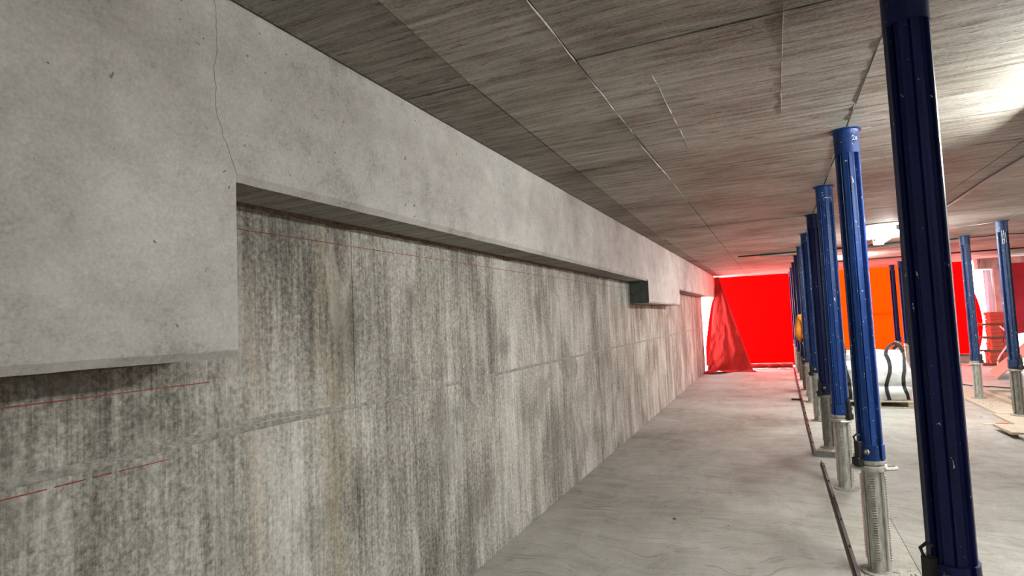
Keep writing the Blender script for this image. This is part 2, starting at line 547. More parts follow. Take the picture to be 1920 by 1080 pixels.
# deep beam / drop along the top of the wall
be = struct('beam', MB().box(-2.1, XB-.03, -6, 18.2, 2.3, 2.9), M['beam'])
def beam_seg(y0, y1, zb):
    n = max(2, int((y1-y0)/.05)); rs = []
    for i in range(n+1):
        y = y0+(y1-y0)*i/n
        j = .0035*nz(y*9, zb)+.0025*nz(y*31, zb, 3)
        k = .004*nz(y*13, zb, 9)
        rs.append([(XW-.01, y, zb), (XB-.022+.4*k, y, zb+.5*j), (XB-.001+.2*k, y, zb+.024+j), (XB, y, zb+.027+j+.3*k),
                   (XB, y, 2.3), (XB, y, 2.735), (XW-.01, y, 2.735)])
    mb = MB().rings(rs)
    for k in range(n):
        mb.mi[k*7] = 1                     # underside takes the darker ply-marked concrete
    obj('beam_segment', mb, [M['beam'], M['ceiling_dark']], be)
beam_seg(-6, 1.368, 1.527)
beam_seg(1.368, 6.212, 2.117)
beam_seg(6.216, 8.268, 2.113)
beam_seg(8.268, 11.2, 1.797)
beam_seg(11.202, 18.2, 2.088)
# thin dark plate added over the end face of the notch
M['dark_plate'] = mat_simple('dark_end_plate', (.085, .093, .082), .85, 0, .3, 20, .3, .2)
o = obj('end_face_plate', MB().box(XW+.001, XB-.004, 8.262, 8.2672, 1.80, 2.112), M['dark_plate'], be)
# hairline crack above the notch corner
pts = []
for i in range(41):
    u = i/40
    pts.append((XB+.0003, 1.368-.115*u+.014*nz(u*5, 3)+.006*nz(u*19, 8)-.03*sin(u*5), 2.146+(2.735-2.146)*u))
obj('crack', MB().tube(pts, [.0007*(1-.3*i/40) for i in range(41)], 5), M['crack'], be)

# ceiling: slab and soffit panels as the formwork left them
ce = struct('ceiling', MB().box(-2.15, 10, -6, YB, HC+.02, HC+.28), M['ceiling'])
def strip_x(y):
    return -1.10-.13*max(0, min(1, (y-1)/1.2))-.20*max(0, min(1, (y-2.2)/6))
yc = [-6, -3.1, -1.27, .55, 2.37, 4.19, 6.01, 7.73, 9.55, 11.4, 13.2, 15.0, 16.8, YB]
xc = ['s', -.72, .475, 1.67, 2.90, 4.07, 5.27, 6.47, 8.2, 10]
def quad_panel(name, x0a, x0b, x1a, x1b, y0, y1, mat, dz, cx=.004):
    g = .004
    z = HC+dz
    vs = [(x0a+g, y0+g, z), (x1a-g, y0+g, z), (x1b-g, y1-g, z), (x0b+g, y1-g, z),
          (x0a+g, y0+g, HC+.04), (x1a-g, y0+g, HC+.04), (x1b-g, y1-g, HC+.04), (x0b+g, y1-g, HC+.04)]
    obj(name, MB().add(vs, [(0, 1, 2, 3), (4, 5, 6, 7), (0, 1, 5, 4), (1, 2, 6, 5), (2, 3, 7, 6), (3, 0, 4, 7)]), mat, ce)
for j in range(len(yc)-1):
    y0, y1 = yc[j], yc[j+1]
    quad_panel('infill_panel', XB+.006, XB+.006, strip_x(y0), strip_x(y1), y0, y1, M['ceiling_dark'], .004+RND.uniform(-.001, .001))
    for i in range(len(xc)-1):
        a0, a1 = (strip_x(y0), strip_x(y1)) if xc[i] == 's' else (xc[i], xc[i])
        b = xc[i+1]
        if i in (2, 4, 6) or y0 > 7:
            ym = (y0+y1)/2
            for q0, q1 in ((y0, ym), (ym, y1)):
                quad_panel('soffit_panel', a0, a1, b, b, q0, q1, M['ceiling'], RND.uniform(-.002, .002))
        else:
            quad_panel('soffit_panel', a0, a1, b, b, y0, y1, M['ceiling'], RND.uniform(-.0025, .0025))
# pale grout fins that squeezed through some soffit joints
def fin(x0, y0, x1, y1, wd):
    n = max(6, int(math.hypot(x1-x0, y1-y0)/.03)); rs = []
    dx, dy = (x1-x0), (y1-y0); L = math.hypot(dx, dy); nx, ny = -dy/L, dx/L
    sd = x0*3+y0
    for i in range(n+1):
        u = i/n; x = x0+dx*u; y = y0+dy*u
        o_ = .004*nz(u*L*5, sd)
        ww = wd*max(.15, .6+.9*nz(u*L*7, sd, 4))*min(1, 8*u+.1, 8*(1-u)+.1)
        hh = .002+.007*max(0, .4+nz(u*L*9, sd, 7))
        rs.append([(x+nx*(o_-ww), y+ny*(o_-ww), HC+.001), (x+nx*o_, y+ny*o_, HC-hh), (x+nx*(o_+ww), y+ny*(o_+ww), HC+.001)])
    obj('grout_fin', MB().rings(rs), M['lime_ridge'], ce)
for f_ in ((-.722, 1.75, -.722, 2.4, .003), (-.722, 2.55, -.722, 3.55, .005), (-.735, 3.75, -.72, 4.85, .006), (-.72, 5.0, -.72, 5.95, .003),
           (.473, 2.5, .473, 3.95, .0035), (.46, 4.35, .474, 5.6, .005), (.1, 2.3, .1, 3.6, .0025), (.30, 4.22, .62, 4.2, .010),
           (2.3, 10.6, 2.9, 10.25, .01), (2.2, 12.4, 2.85, 12.0, .008), (-.45, 2.6, -.46, 4.0, .002), (.7, 3.2, 2.4, 3.55, .003)):
    fin(*f_)

# unseen sides of the basement, far downstand beam and column
struct('wall_back', MB().box(-2.15, 10, -6.2, -6, -.12, 3.0), M['wall'])
struct('wall_right', MB().box(10, 10.2, -6.2, YB, -.12, 3.0), M['beam'])
struct('downstand_beam', MB().box(4.86, 10, 18.72, 19.05, 2.47, HC+.02, ch=.01), M['ceiling'])
struct('cross_beam', MB().box(4.9, 10, 16.5, 16.75, 2.64, HC+.02, ch=.008), M['beam'])
struct('column', MB().box(5.20, 5.50, 18.82, 19.12, -.01, 2.475, ch=.012), M['beam'])
struct('trim_1', MB().box(.47, 4.9, YB-.02, YB+.10, -.0, .20, ch=.006), M['floor_rough'])

# ================================================================== SHORING PROPS
def tube_profile(R_, kind):
    pts = []
    if kind == 'tube':
        n = 96
        for i in range(n):
            a = 360*i/n
            r = R_
            d = abs(((a+45) % 90)-45)           # distance to slot axes at 0,90..
            e = abs((a % 90)-45)                # distance to seam axes at 45..
            if d < 6: r = R_-.020
            elif d < 11: r = R_-.0005
            elif d < 16: r = R_-.008
            elif e < 3: r = R_-.008
            else:
                r = R_-.003*(1-abs(e-17)/17)
            pts.append((r*cos(radians(a)), r*sin(radians(a))))
    else:
        n = 72
        for i in range(n):
            a = 360*i/n
            e = abs((a % 90)-45)
            r = R_
            if e < 5: r = R_-.024
            elif e < 9: r = R_-.001
            elif 9 <= e < 14: r = R_-.007
            pts.append((r*cos(radians(a)), r*sin(radians(a))))
    return pts
TUBE_R, JACK_R = .0695, .0615
PROF_T, PROF_J = tube_profile(TUBE_R, 'tube'), tube_profile(JACK_R, 'jack')
def ext(prof, z0, z1):
    return MB().rings([[(x, y, z) for x, y in prof] for z in (z0, z1)])
# shared part meshes -------------------------------------------------
def plate_half(r0, r1, t_, z, s):
    """half a split flange plate"""
    mb = MB(); n = 14; top = []; 
    ring_o = [(r1*cos(pi*i/n)*1.0, r1*sin(pi*i/n)) for i in range(n+1)]
    ring_i = [(r0*cos(pi*i/n), r0*sin(pi*i/n)) for i in range(n+1)]
    g = .006
    def P(p, zz): return (p[0], (p[1]+g)*s, zz)
    vs = []
    for i in range(n+1):
        vs += [P(ring_i[i], z), P(ring_o[i], z), P(ring_o[i], z+t_), P(ring_i[i], z+t_)]
    fs = []
    for i in range(n):
        a, b = 4*i, 4*i+4
        for q in range(4):
            fs.append((a+q, a+(q+1) % 4, b+(q+1) % 4, b+q))
    fs += [(0, 1, 2, 3), (4*n, 4*n+1, 4*n+2, 4*n+3)]
    mb.add(vs, fs)
    return mb
def top_flange_mb(z):
    mb = MB()
    for s in (1, -1):
        h = plate_half(.02, .088, .007, z-.007, s); mb.add(h.v, h.f)
    mb.lathe([(.0700, 0), (.071, .025), (.075, .038)], 28, z=z-.046, cap=False)
    return mb
def base_plate_mb():
    mb = MB()
    for s in (1, -1):
        h = plate_half(.02, .102, .009, 0, s); mb.add(h.v, h.f)
    mb.lathe([(.066, .010), (.060, .022)], 24)
    return mb
def thread_mb(z0, z1):
    """four toothed ribs of the jack"""
    mb = MB(); pitch = .0145
    n = int((z1-z0)/pitch)
    for q in range(4):
        a = radians(90*q); ca, sa = cos(a), sin(a)
        hw = .0125
        rs = []
        for i in range(n):
            z = z0+i*pitch
            for dz, r in ((0, JACK_R-.001), (.0035, JACK_R+.0085), (.0085, JACK_R+.0085), (.0125, JACK_R-.001)):
                rs.append([(ca*(r)-sa*t_, sa*(r)+ca*t_, z+dz) for t_ in (-hw, hw)])
        vs = [p for r in rs for p in r]
        fs = [(2*i, 2*i+1, 2*i+3, 2*i+2) for i in range(len(rs)-1)]
        # flanks
        k = len(vs); core = JACK_R-.004
        vs += [(ca*core-sa*t_, sa*core+ca*t_, zz) for t_ in (-hw, hw) for zz in (z0, z1)]
        mb.add(vs, fs)
        for sgn in (0, 1):
            t_ = (-hw, hw)[sgn]
            vv = []; ff = []
            for i, r in enumerate(rs):
                p = r[sgn]
                vv += [p, (ca*core-sa*t_, sa*core+ca*t_, p[2])]
            for i in range(len(rs)-1):
                ff.append((2*i, 2*i+2, 2*i+3, 2*i+1))
            mb.add(vv, ff)
    return mb
def nut_mb(z):
    """wing nut: ring and two looped handles"""
    mb = MB()
    mb.lathe([(.066, -.020), (.080, -.018), (.083, 0), (.080, .012), (.066, .014)], 28, z=z)
    for s in (1, -1):
        L = .030 if s > 0 else .005
        ro = Matrix.Rotation(1.0, 3, 'Z')
        path = []
        for (x, y) in ((.060, -.048), (.088, -.040), (.10+L*.55, -.030), (.10+L*.85, -.016), (.10+L*.9, 0), (.10+L*.85, .016), (.10+L*.55, .030), (.088, .040), (.060, .048)):
            path.append(ro @ Vector((s*x, y, z-.004)))
        mb.tube(path, .0115, 8)
    return mb
def band_mb(z0, z1, r):
    mb = MB()
    n = 40
    for g0, g1 in ((8, 172), (188, 352)):
        rs = []
        for i in range(n+1):
            a = radians(g0+(g1-g0)*i/n)
            rs.append([(q*cos(a), q*sin(a), z) for q, z in ((TUBE_R-.004, z0), (r, z0), (r+.0015, z0+.006), (r, z1-.006), (r+.001, z1), (TUBE_R-.004, z1))])
        mb.rings(rs)
    return mb
def latch_mb(z):
    mb = MB()
    r = .077
    mb.box(-.018, .018, -r-.022, -r+.008, z+.01, z+.115, ch=.004)
    mb.tube([(-.012, -r-.016, z+.11), (-.008, -r-.030, z+.14), (.004, -r-.018, z+.158), (.012, -r-.004, z+.15)], .006, 8)
    mb.box(-.03, .022, -r-.034, -r+.006, z-.035, z+.018, ch=.006)
    return mb
def bolt_mb(z):
    mb = MB()
    seg = 6; r = .077
    rs = []
    for d, q in ((0, .017), (.012, .017), (.012, .010), (.022, .010)):
        rs.append([(.045+q*cos(2*pi*i/seg)*.9, -r+.016-d, z+q*sin(2*pi*i/seg)) for i in range(seg)])
    mb.rings(rs)
    return mb
def hole_mb(z, a):
    mb = MB(); rs = []
    ca, sa = cos(a), sin(a)
    for d in (-.004, .0012):
        rs.append([((TUBE_R+.001+d)*ca-sa*.007*cos(t_), (TUBE_R+.001+d)*sa+ca*.007*cos(t_), z+.009*sin(t_)) for t_ in [2*pi*i/12 for i in range(12)]])
    mb.rings(rs)
    return mb
MESH = {}
def shared(key, fn, mat, smooth):
    if key not in MESH:
        MESH[key] = fn().mesh(key[0], mat, smooth)
    return MESH[key]
def prop(loc, label, paint, alloy, zc, rz, group, z0=0.0, marks=None):
    """one adjustable shoring prop: zc = height of the band's lower edge"""
    lr = rz; rz = -.11+RND.uniform(-.12, .12); lr -= rz
    t = thing('shoring_prop', label, 'prop', (loc[0], loc[1], z0), rz, group)
    top = HC-z0-.001
    P, A = M[paint], M[alloy]
    def part(name, key, fn, mat, smooth=40):
        return obj(name, shared((name,)+key, fn, mat, smooth), mat, t)
    part('base_plate', ('all',), base_plate_mb, M['dusty_plate'])
    part('jack', (alloy, zc), lambda: ext(PROF_J, .012, zc+.02), A, 30)
    part('thread', (alloy, zc), lambda: thread_mb(.075, zc-.085), A, False)
    part('wing_nut', (alloy, zc), lambda: nut_mb(zc-.045), A).rotation_euler.z = lr
    part('thrust_ring', (alloy, zc), lambda: MB().lathe([(.064, -.022), (.074, -.022), (.079, -.006), (.079, 0), (.064, 0)], 28, z=zc), M['steel_dark'] if alloy == 'galv_dull' else A)
    part('collar_band', (paint, zc), lambda: band_mb(zc, zc+.095, .0755), P).rotation_euler.z = lr
    part('tube', (paint, zc, z0), lambda: ext(PROF_T, zc+.002, top-.15), P, 25).rotation_euler.z = pi/4+.12
    part('head_sleeve', (paint, z0), lambda: MB().lathe([(.0640, top-.155), (.0703, top-.155), (.0703, top-.03), (.0640, top-.03)], 40), P)
    part('head_plate', (paint, z0), lambda: top_flange_mb(top), P)
    part('latch', (zc,), lambda: latch_mb(zc), M['steel_dark']).rotation_euler.z = lr
    part('bolt', (zc,), lambda: bolt_mb(zc+.055), M['galv_dull']).rotation_euler.z = lr
    for k in range(4):
        obj('pin_hole', shared(('pin_hole', k, z0), lambda: hole_mb(top-.085, pi/4+k*pi/2), M['black'], False), None, t)
    if marks:
        mb = MB()
        for st in [[(a+lr, z) for a, z in st_] for st_ in marks]:
            mb.tube([((TUBE_R+.0028)*cos(a), (TUBE_R+.0028)*sin(a), top-z) for a, z in st], .0022, 6)
        o = obj('paint_mark', mb, M['white_chalk'], t)
        o['label'] = 'white hand-painted mark'
    return t
def A(*l): return [(a, z) for a, z in l]
GR1, GR2 = 'row of blue props along the poured strip', 'second row of blue props on the planks'
row1 = [
    (2.37, 'blue_dark_shaded', 'galv_dull', .668, -1.0, 'nearest and largest shoring prop, dark navy, spanning the whole frame height'),
    (4.19, 'blue', 'galv', .675, -.95, 'bright blue worn prop with silvery threaded jack, second from the camera in the long row'),
    (6.01, 'blue', 'galv', .655, .75, 'third blue prop from the camera in the long row, on a pale jack'),
    (7.73, 'blue_dark_shaded', 'galv_dull', .640, -.8, 'fourth prop of the long row, almost black tube over a dark grey jack'),
    (9.55, 'blue', 'galv', .69, -.75, 'fifth prop of the long row, just behind the almost black one'),
    (11.4, 'blue_grey', 'galv', .69, -1.7, 'sixth prop of the long row, just in front of the worker in orange'),
    (13.2, 'blue_dark_shaded', 'galv_dull', .68, .7, 'seventh prop of the long row, dark tube with brownish jack just past the worker'),
    (15.0, 'blue_dark_shaded', 'galv_dull', .68, .5, 'eighth prop of the long row, third from its far end'),
    (16.8, 'blue_dark_shaded', 'galv_dull', .68, .9, 'ninth prop of the long row, last but one before the red sheeting'),
    (18.4, 'blue_dark_shaded', 'galv_dull', .68, .3, 'last and farthest prop of the long row, against the edge of the red sheeting'),
]
sc2 = 1.0
for i, (y, p_, a_, zc, rz, lab) in enumerate(row1):
    mk = None
    if i == 1:   # white hand-painted "2x" below the head plate
        a0 = -.95-rz
        mk = [A((a0-.26, .062), (a0-.20, .052), (a0-.10, .052), (a0-.06, .060), (a0-.10, .069), (a0-.24, .079), (a0-.05, .079)),
              A((a0+.04, .060), (a0+.24, .078)), A((a0+.24, .060), (a0+.04, .078))]
    if i == 2:
        a0 = -1.25-rz
        mk = [A((a0-.5, .135), (a0-.5, .115), (a0-.15, .113), (a0+.1, .117)), A((a0+.1, .13), (a0+.15, .113), (a0+.42, .114), (a0+.44, .135))]
    prop((.477, y), lab, p_, a_, zc, rz, GR1, -.003, mk)
row2 = [
    (10.19, 'blue_grey', 'galv_dull', .67, .6, .03, 'nearer prop of the right row, heavily white-chipped blue tube by the leaning plywood board'),
    (11.93, 'blue_grey', 'galv', .615, .8, .03, 'slate blue prop of the right row with a pale jack, left of the chipped one'),
    (17.39, 'blue_dark_shaded', 'galv', .66, .2, 0.0, 'right one of two far props in front of the orange sheeting'),
    (18.6, 'blue_dark_shaded', 'galv', .66, .9, 0.0, 'left one of two far props in front of the orange sheeting'),
]
for i, (y, p_, a_, zc, rz, z0, lab) in enumerate(row2):
    mk = None
    if i == 0:
        a0 = -1.9-rz
        mk = [A((a0, .14), (a0+.02, .33)), A((a0+.30, .14), (a0+.28, .32)), A((a0, .2), (a0+.3, .19)), A((a0+.06, .27), (a0+.34, .26)), A((a0+.55, .17), (a0+.56, .31))]
    prop((2.957, y), lab, p_, a_, zc, rz, GR2, z0, mk)

# ================================================================== STEEL EDGE ANGLES OF THE POUR
def angle(name, label, x0, y0, x1, y1, h, mat, grp):
    L = math.hypot(x1-x0, y1-y0); a = math.atan2(y1-y0, x1-x0)
    mb = MB()
    mb.rings([[(u, v, z) for v, z in ((0, 0), (.028, 0), (.028, .004), (.005, .004), (.005, h), (0, h))] for u in (0, L)])
    n = int(L/.55)
    for i in range(n):
        mb.box(.2+i*.55, .205+i*.55, .003, .02, .002, h*.7)
    o = obj(name, mb, mat, None, False, (x0, y0, -.002))
    o.rotation_euler = (0, 0, a)
    return tag(o, label, 'edge strip', grp)
angle('edge_angle', 'long dark steel edge strip on the floor, nearer piece reaching the lower frame edge', .332, 6.93, .338, 2.4, .032, M['steel_dark'], 'edge strips of the pour')
angle('edge_angle', 'long dark steel edge strip running from the third prop to the red sheeting', .352, 18.0, .288, 7.24, .040, M['steel_dark'], 'edge strips of the pour')
angle('edge_angle', 'short grey steel cross strip on the floor, just behind the third prop', .28, 7.235, .80, 7.20, .055, M['steel_grey'], 'edge strips of the pour')
angle('edge_angle', 'small dark bracket jutting from the long edge strip, near the far worker', .16, 11.62, .33, 11.6, .03, M['steel_dark'], 'edge strips of the pour')

# ================================================================== FLUORESCENT LIGHTS
def fixture(label, x, y0, y1, refl, drop=.0):
    t = thing('batten_light', label, 'light', (x, (y0+y1)/2, HC-drop), 0, 'fluorescent lights under the ceiling')
    h = (y1-y0)/2
    if drop:  # wings added over the tubes to hold light off the ceiling
        obj('reflector', MB().rings([[(u, v, z) for u, z in ((-.074, -.058), (-.072, -.062), (-.03, -.052), (.03, -.052), (.072, -.062), (.074, -.058), (.04, -.040), (-.04, -.040))] for v in (-h, h)]), M['steel_white'], t)
    obj('housing', MB().rings([[(u, v, z) for u, z in ((-.032, -.052), (.032, -.052), (.04, -.040), (.04, -.012), (-.04, -.012), (-.04, -.040))] for v in (-h, h)]), M['steel_white'], t)
    for s in (-.040, .040):
        obj('tube', MB().tube([(s, -h+.05, -.080), (s, h-.05, -.080)], .016, 12), M['tube'], t, True)
    for s in (-1, 1):
        obj('end_cap', MB().box(-.075, .075, s*(h-.02)-.015, s*(h-.02)+.015, -.105, -.04, ch=.005), M['steel_white'], t)
        obj('hanger', MB().box(-.02, .02, s*h*.6-.015, s*h*.6+.015, -.014, drop), M['steel_grey'], t)
    if refl:
        obj('reflector', MB().box(-.42, .12, -h-.05, h-.15, -.012, -.004), M['pvc'], t)
    return t
fixture('bright fluorescent light at the right frame edge near the ceiling', 1.60, 2.95, 4.64, False, .10)
fixture('fluorescent light with white reflector, between the second prop and the nearest prop', 1.62, 9.15, 11.2, True)
fixture('small far fluorescent light glimpsed left of the second prop', 1.58, 13.8, 15.3, True)
fixture('added unseen fill light behind the camera over the basement floor', 1.60, -3.6, -1.9, False)  # added lamp out of view, brightens the left side
fixture('added unseen fill light over the right part of the basement', 6.8, 7.2, 8.9, False)  # guessed lamp out of view, added to light the room

# conduits and tray under the ceiling
o = obj('cable_tray', MB().box(-.20, 2.95, 12.25, 12.33, HC-.05, HC-.001, ch=.004), M['pvc']); tag(o, 'grey cable tray crossing under the ceiling above the middle props', 'cable tray')
o = obj('steel_rod', MB().tube([(-.60, 12.22, HC-.018), (-.1, 12.225, HC-.018), (1.4, 12.235, HC-.018)], .013, 8), M['steel_dark']); tag(o, 'thin dark rod fixed beside the grey cable tray', 'rod')
o = obj('conduit', MB().tube([(1.86, 4.9, HC-.014), (1.83, 6.5, HC-.014), (1.87, 8.25, HC-.014)], .013, 8), M['pvc']); tag(o, 'grey conduit along the ceiling right of the nearest prop', 'conduit')
o = obj('conduit', MB().tube([(1.55, 11.2, HC-.02), (1.5, 12.28, HC-.075), (1.42, 13.4, HC-.02)], .011, 8), M['pvc']); tag(o, 'short conduit leaving the far end of the light with white reflector', 'conduit')
o = obj('cable', MB().tube([(1.0+.25*i, 11.95+.10*sin(i*1.1)+.05*i*.4, HC-.012-.012*(i % 2)) for i in range(14)], .009, 6), M['black']); tag(o, 'black cable looping under the ceiling in front of the far light', 'cable')
o = obj('conduit', MB().tube([(.6, 15.55, HC-.016), (5.0, 15.55, HC-.016)], .015, 8), M['steel_dark']); tag(o, 'dark bar added in place of a ceiling seam just before the orange sheeting', 'conduit')  # bar added where the ceiling has only a dark seam
o = obj('pipe', MB().tube([(4.6, 15.9, HC-.12), (7.5, 15.2, HC-.10)], .022, 10), M['steel_white']); tag(o, 'pale pipe under the ceiling at the right frame edge by the column', 'pipe')
for xx in (5.1, 6.9):
    obj('hanger', MB().tube([(xx, 15.9-.7*(xx-4.6)/2.9, HC-.115), (xx, 15.9-.7*(xx-4.6)/2.9, HC)], .008, 6), M['steel_grey'], o)

# ================================================================== SHEETING AT THE END
def wr(u, v, s=1, k=0): return nz(u*s, v*s, k)
def tarp(name, label, fn, nu, nv, mat, cat='tarpaulin'):
    o = obj(name, MB().grid(fn, nu, nv), mat, None, True)
    return tag(o, label, cat, 'sheeting across the far end')
# main red sheet
def red_fn(u, v):
    z = 2.76-v*2.72
    left = -1.74-.29*max(0, min(1, (2.1-z)/1.5))**.65
    x = left+(.455-left)*u
    y = 19.214-.60*v**2.2+min(1, v*3)*(.03*wr(x*2, z*.7, 1.5)+.012*wr(x*9, z*2, 1, 4)*v)
    return (x, y, z)
ta = tarp('tarpaulin', 'glowing bright red sheet hung from the slab edge, left of the props', red_fn, 60, 60, M['tarp_red'])
obj('seam', MB().grid(lambda u, v: (-1.1+1.48*u, red_fn(.5, .5)[1]+.03, 1.355+.02*v), 20, 2), M['tarp_red'], ta)
def orange_fn(u, v):
    z = 2.76-v*2.56
    x = .50+3.28*u
    y = 19.26+min(1, v*3)*.04*wr(x*1.5, z*.8, 1.2, 2)+.03*sin(x*2+z)*v
    return (x, y, z)
to = tarp('tarpaulin', 'glowing orange sheet hung behind the white bulk bag', orange_fn, 60, 40, M['tarp_orange'])
obj('seam', MB().grid(lambda u, v: (.52+3.26*u, 19.33, 1.36+.05*u+.045*v), 20, 2), M['tarp_orange'], to)
def red2_fn(u, v):
    z = 2.76-v*2.55
    x = 3.74+1.28*u - (.0 if u < .9 else 0)
    bow = .32*max(0, sin(pi*min(1, max(0, (2.35-z)/2.5))))
    x = 3.74+(1.02+bow*.8)*u
    y = 19.31+min(1, v*3)*.03*wr(x*2, z, 1.4, 9)
    return (x, y, z)
t2 = tarp('tarpaulin', 'glowing red sheet right of the nearest prop, beside the white opening', red2_fn, 40, 40, M['tarp_red'])
obj('seam', MB().grid(lambda u, v: (3.74+1.15*u, 19.38, 1.40+.04*v), 12, 2), M['tarp_red'], t2)
# draped sheet in the left corner spilling on to the floor
def fold_fn(u, v):
    if v < .8:
        q = v/.8
        z = 2.70*(1-q)+.03*q
        tl, tr = Vector((-1.60, 18.30)), Vector((-1.47, 18.34))
        bl, br = Vector((-1.84, 17.15)), Vector((-.66, 17.30))
        qq = q**1.04
        l = tl.lerp(bl, q**1.3); r_ = tr.lerp(br, qq)
        p = l.lerp(r_, u)
        amp = .035+.10*q
        y = p.y-amp*wr(u*2.6+q*.8, q*2.2, 1.5, 1)-.055*q*abs(wr(u*4-q*4, u*3+q*9, 1, 6))-.03*q*abs(wr(u*9-q*8, u*6+q*16, 1, 9))-.03*q*wr(u*7+q*6, q*8, 1, 2)
        return (p.x+.02*q*wr(u*4, q*5, 1, 3), y-.10*sin(pi*q), z)
    q = (v-.8)/.2
    bx = -1.84+1.18*u
    x = bx+.10*q*(u-.3)+.03*wr(u*5, q*3, 1, 8)+.22*q*max(0, u-.75)
    y = 17.15+.15*u-.05-q*(.50+.30*sin(u*5.5+.6))+.05*wr(u*7, q*4, 1, 2)
    hump = .085*max(0, 1-abs(u-.30)/.20)*q
    z = .03*(1-q)+.004+.035*q*(1-q)*4*abs(wr(u*9, q*6, 1, 5))+hump*(.35+.65*q)+.03*sin(q*pi)*(.5+.5*sin(u*11))
    return (x, y, z)
tarp('tarpaulin', 'dusty crumpled red sheet draped in the left corner and spilling onto the floor', fold_fn, 90, 110, M['tarp_fold'])
def maroon_fn(u, v):
    x = 4.98+3.4*u
    z = 2.52-v*1.75+.10*sin(u*7)*v
    y = 17.6+.10*sin(u*16+v*2)+.12*wr(u*6, v*5, 1, 3)-.25*sin(pi*v)
    return (x, y, z)
tarp('tarpaulin', 'dark red sagging sheet hung at the right frame edge behind the chipped prop', maroon_fn, 60, 40, M['tarp_maroon'])
M['poly'] = mat_tarp('milky_polythene', (.35, .28, .33), (.6, .55, .6), .12)
o = obj('polythene_sheet', MB().grid(lambda u, v: (5.02+.17*u+.03*v, 18.96+.03*sin(u*9+v*3), 2.45-2.1*v), 8, 24), M['poly'], None, True)
tag(o, 'milky polythene strip hanging beside the concrete column at the white opening', 'plastic sheet')
# timber at the foot of the red sheet, batten under the orange one
o = obj('timber_batten', MB().box(-.95, .365, -.03, .03, -.03, .03, ch=.004), M['timber_x'], None, False, (0, 18.45, .088)); o.rotation_euler = (0, -.012, .05)
tag(o, 'pale timber batten along the foot of the bright red sheet', 'timber')
obj('packer', MB().box(-.62, -.50, -.04, .04, -.09, -.03), M['timber_dark'], o); obj('packer', MB().box(.22, .34, -.04, .04, -.09, -.03), M['timber_dark'], o)
o = obj('timber_batten', MB().box(.55, 4.75, 19.13, 19.19, .20, .255, ch=.004), M['timber_dark']); tag(o, 'dark timber batten along the foot of the orange sheet', 'timber')
def roll_fn(u, v):
    x = -.75+1.1*u; a = v*2*pi
    r = .055+.025*wr(u*9, v*2, 1, 3)
    return (x, 18.24+r*1.3*cos(a)-.02*wr(u*5, 1), max(.004, .055+r*sin(a)))
o = obj('tarpaulin', MB().grid(roll_fn, 40, 12), M['tarp_fold'], None, True); tag(o, 'crumpled roll of red sheet lying on the floor under the pale batten', 'tarpaulin', 'sheeting across the far end')
def scrap(x, y, s, sd, label):
    mb = MB()
    mb.grid(lambda u, v: (x+s*(u-.5)*1.6+.02*nz(u*9, v*7, sd), y+s*(v-.5)+.02*nz(u*7, v*9, sd+2), .012+.07*s*3*abs(nz(u*5, v*5, sd))), 10, 8)
    o = obj('plastic_scrap', mb, M['plastic_scrap'], None, True); tag(o, label, 'scrap')
scrap(-.42, 17.75, .16, 3, 'white plastic scrap on the floor beside the draped red sheet')
scrap(.12, 17.8, .20, 8, 'white plastic scrap on the floor next to the far end of the edge strip')

# ================================================================== PALLET AND BULK BAG
pt = thing('pallet', 'timber pallet under the white bulk bag', 'pallet', (1.385, 11.40, 0))
W2, D2 = .50, .56
for i in range(7):
    y = -D2+i*(2*D2-.10)/6
    obj('deck_board', MB().box(-W2, W2, y, y+.10, .092, .112, ch=.002), M['timber_x'], pt)
for k in (-1, 0, 1):
    obj('bottom_board', MB().box(-W2, W2, k*(D2-.05)-.05, k*(D2-.05)+.05, 0.001, .019, ch=.002), M['timber_x'], pt)
    obj('stringer', MB().box(k*(W2-.05)-.045, k*(W2-.05)+.045, -D2, D2, .074, .092, ch=.002), M['timber'], pt)
    for q in (-1, 0, 1):
        obj('block', MB().box(k*(W2-.05)-.045, k*(W2-.05)+.045, q*(D2-.06)-.055, q*(D2-.06)+.055, .019, .074, ch=.003), M['timber'], pt)
bg_ = thing('bulk_bag', 'white woven bulk bag with black webbing straps standing on the pallet', 'bag', (1.405, 11.40, .113))
HB = .74
def bag_ab(h):
    k = h/HB
    a = .475+.055*sin(pi*min(1, k*1.15))-.055*max(0, k-.75)*4*.5
    pinch = -.035*math.exp(-((h-.235)/.03)**2)
    low = .03*math.exp(-((h-.10)/.10)**2)
    return a+pinch*.7+low, a+.02+pinch+low
def bag_pt(th, h, off=0.0):
    a, b = bag_ab(h)
    c_, s_ = cos(th), sin(th); e = .55
    x = a*math.copysign(abs(c_)**e, c_); y = b*math.copysign(abs(s_)**e, s_)
    n_ = .022*nz(x*4, y*4, h*5)+.012*nz(x*9, y*9, h*14)
    L = math.hypot(x, y)
    return Vector((x*(1+(n_+off)/L), y*(1+(n_+off)/L), h))
mb = MB(); rs = []
NB = 34
for i in range(NB+1):
    h = HB*i/NB
    rs.append([bag_pt(2*pi*k/72, h) for k in range(72)])
for q in (.93, .75, .5, .25, .05):
    zt = HB+.03*(1-q)+.006
    rs.append([Vector((p.x*q, p.y*q, zt+.025*nz(p.x*q*5, p.y*q*5, 3))) for p in rs[NB]])
mb.rings(rs)
obj('sack', mb, M['bag'], bg_, True)
def th_front(x, h):
    a, b = bag_ab(h)
    t_ = max(-.999, min(.999, x/a))
    c_ = math.copysign(abs(t_)**(1/.55), t_)
    return -math.acos(c_)
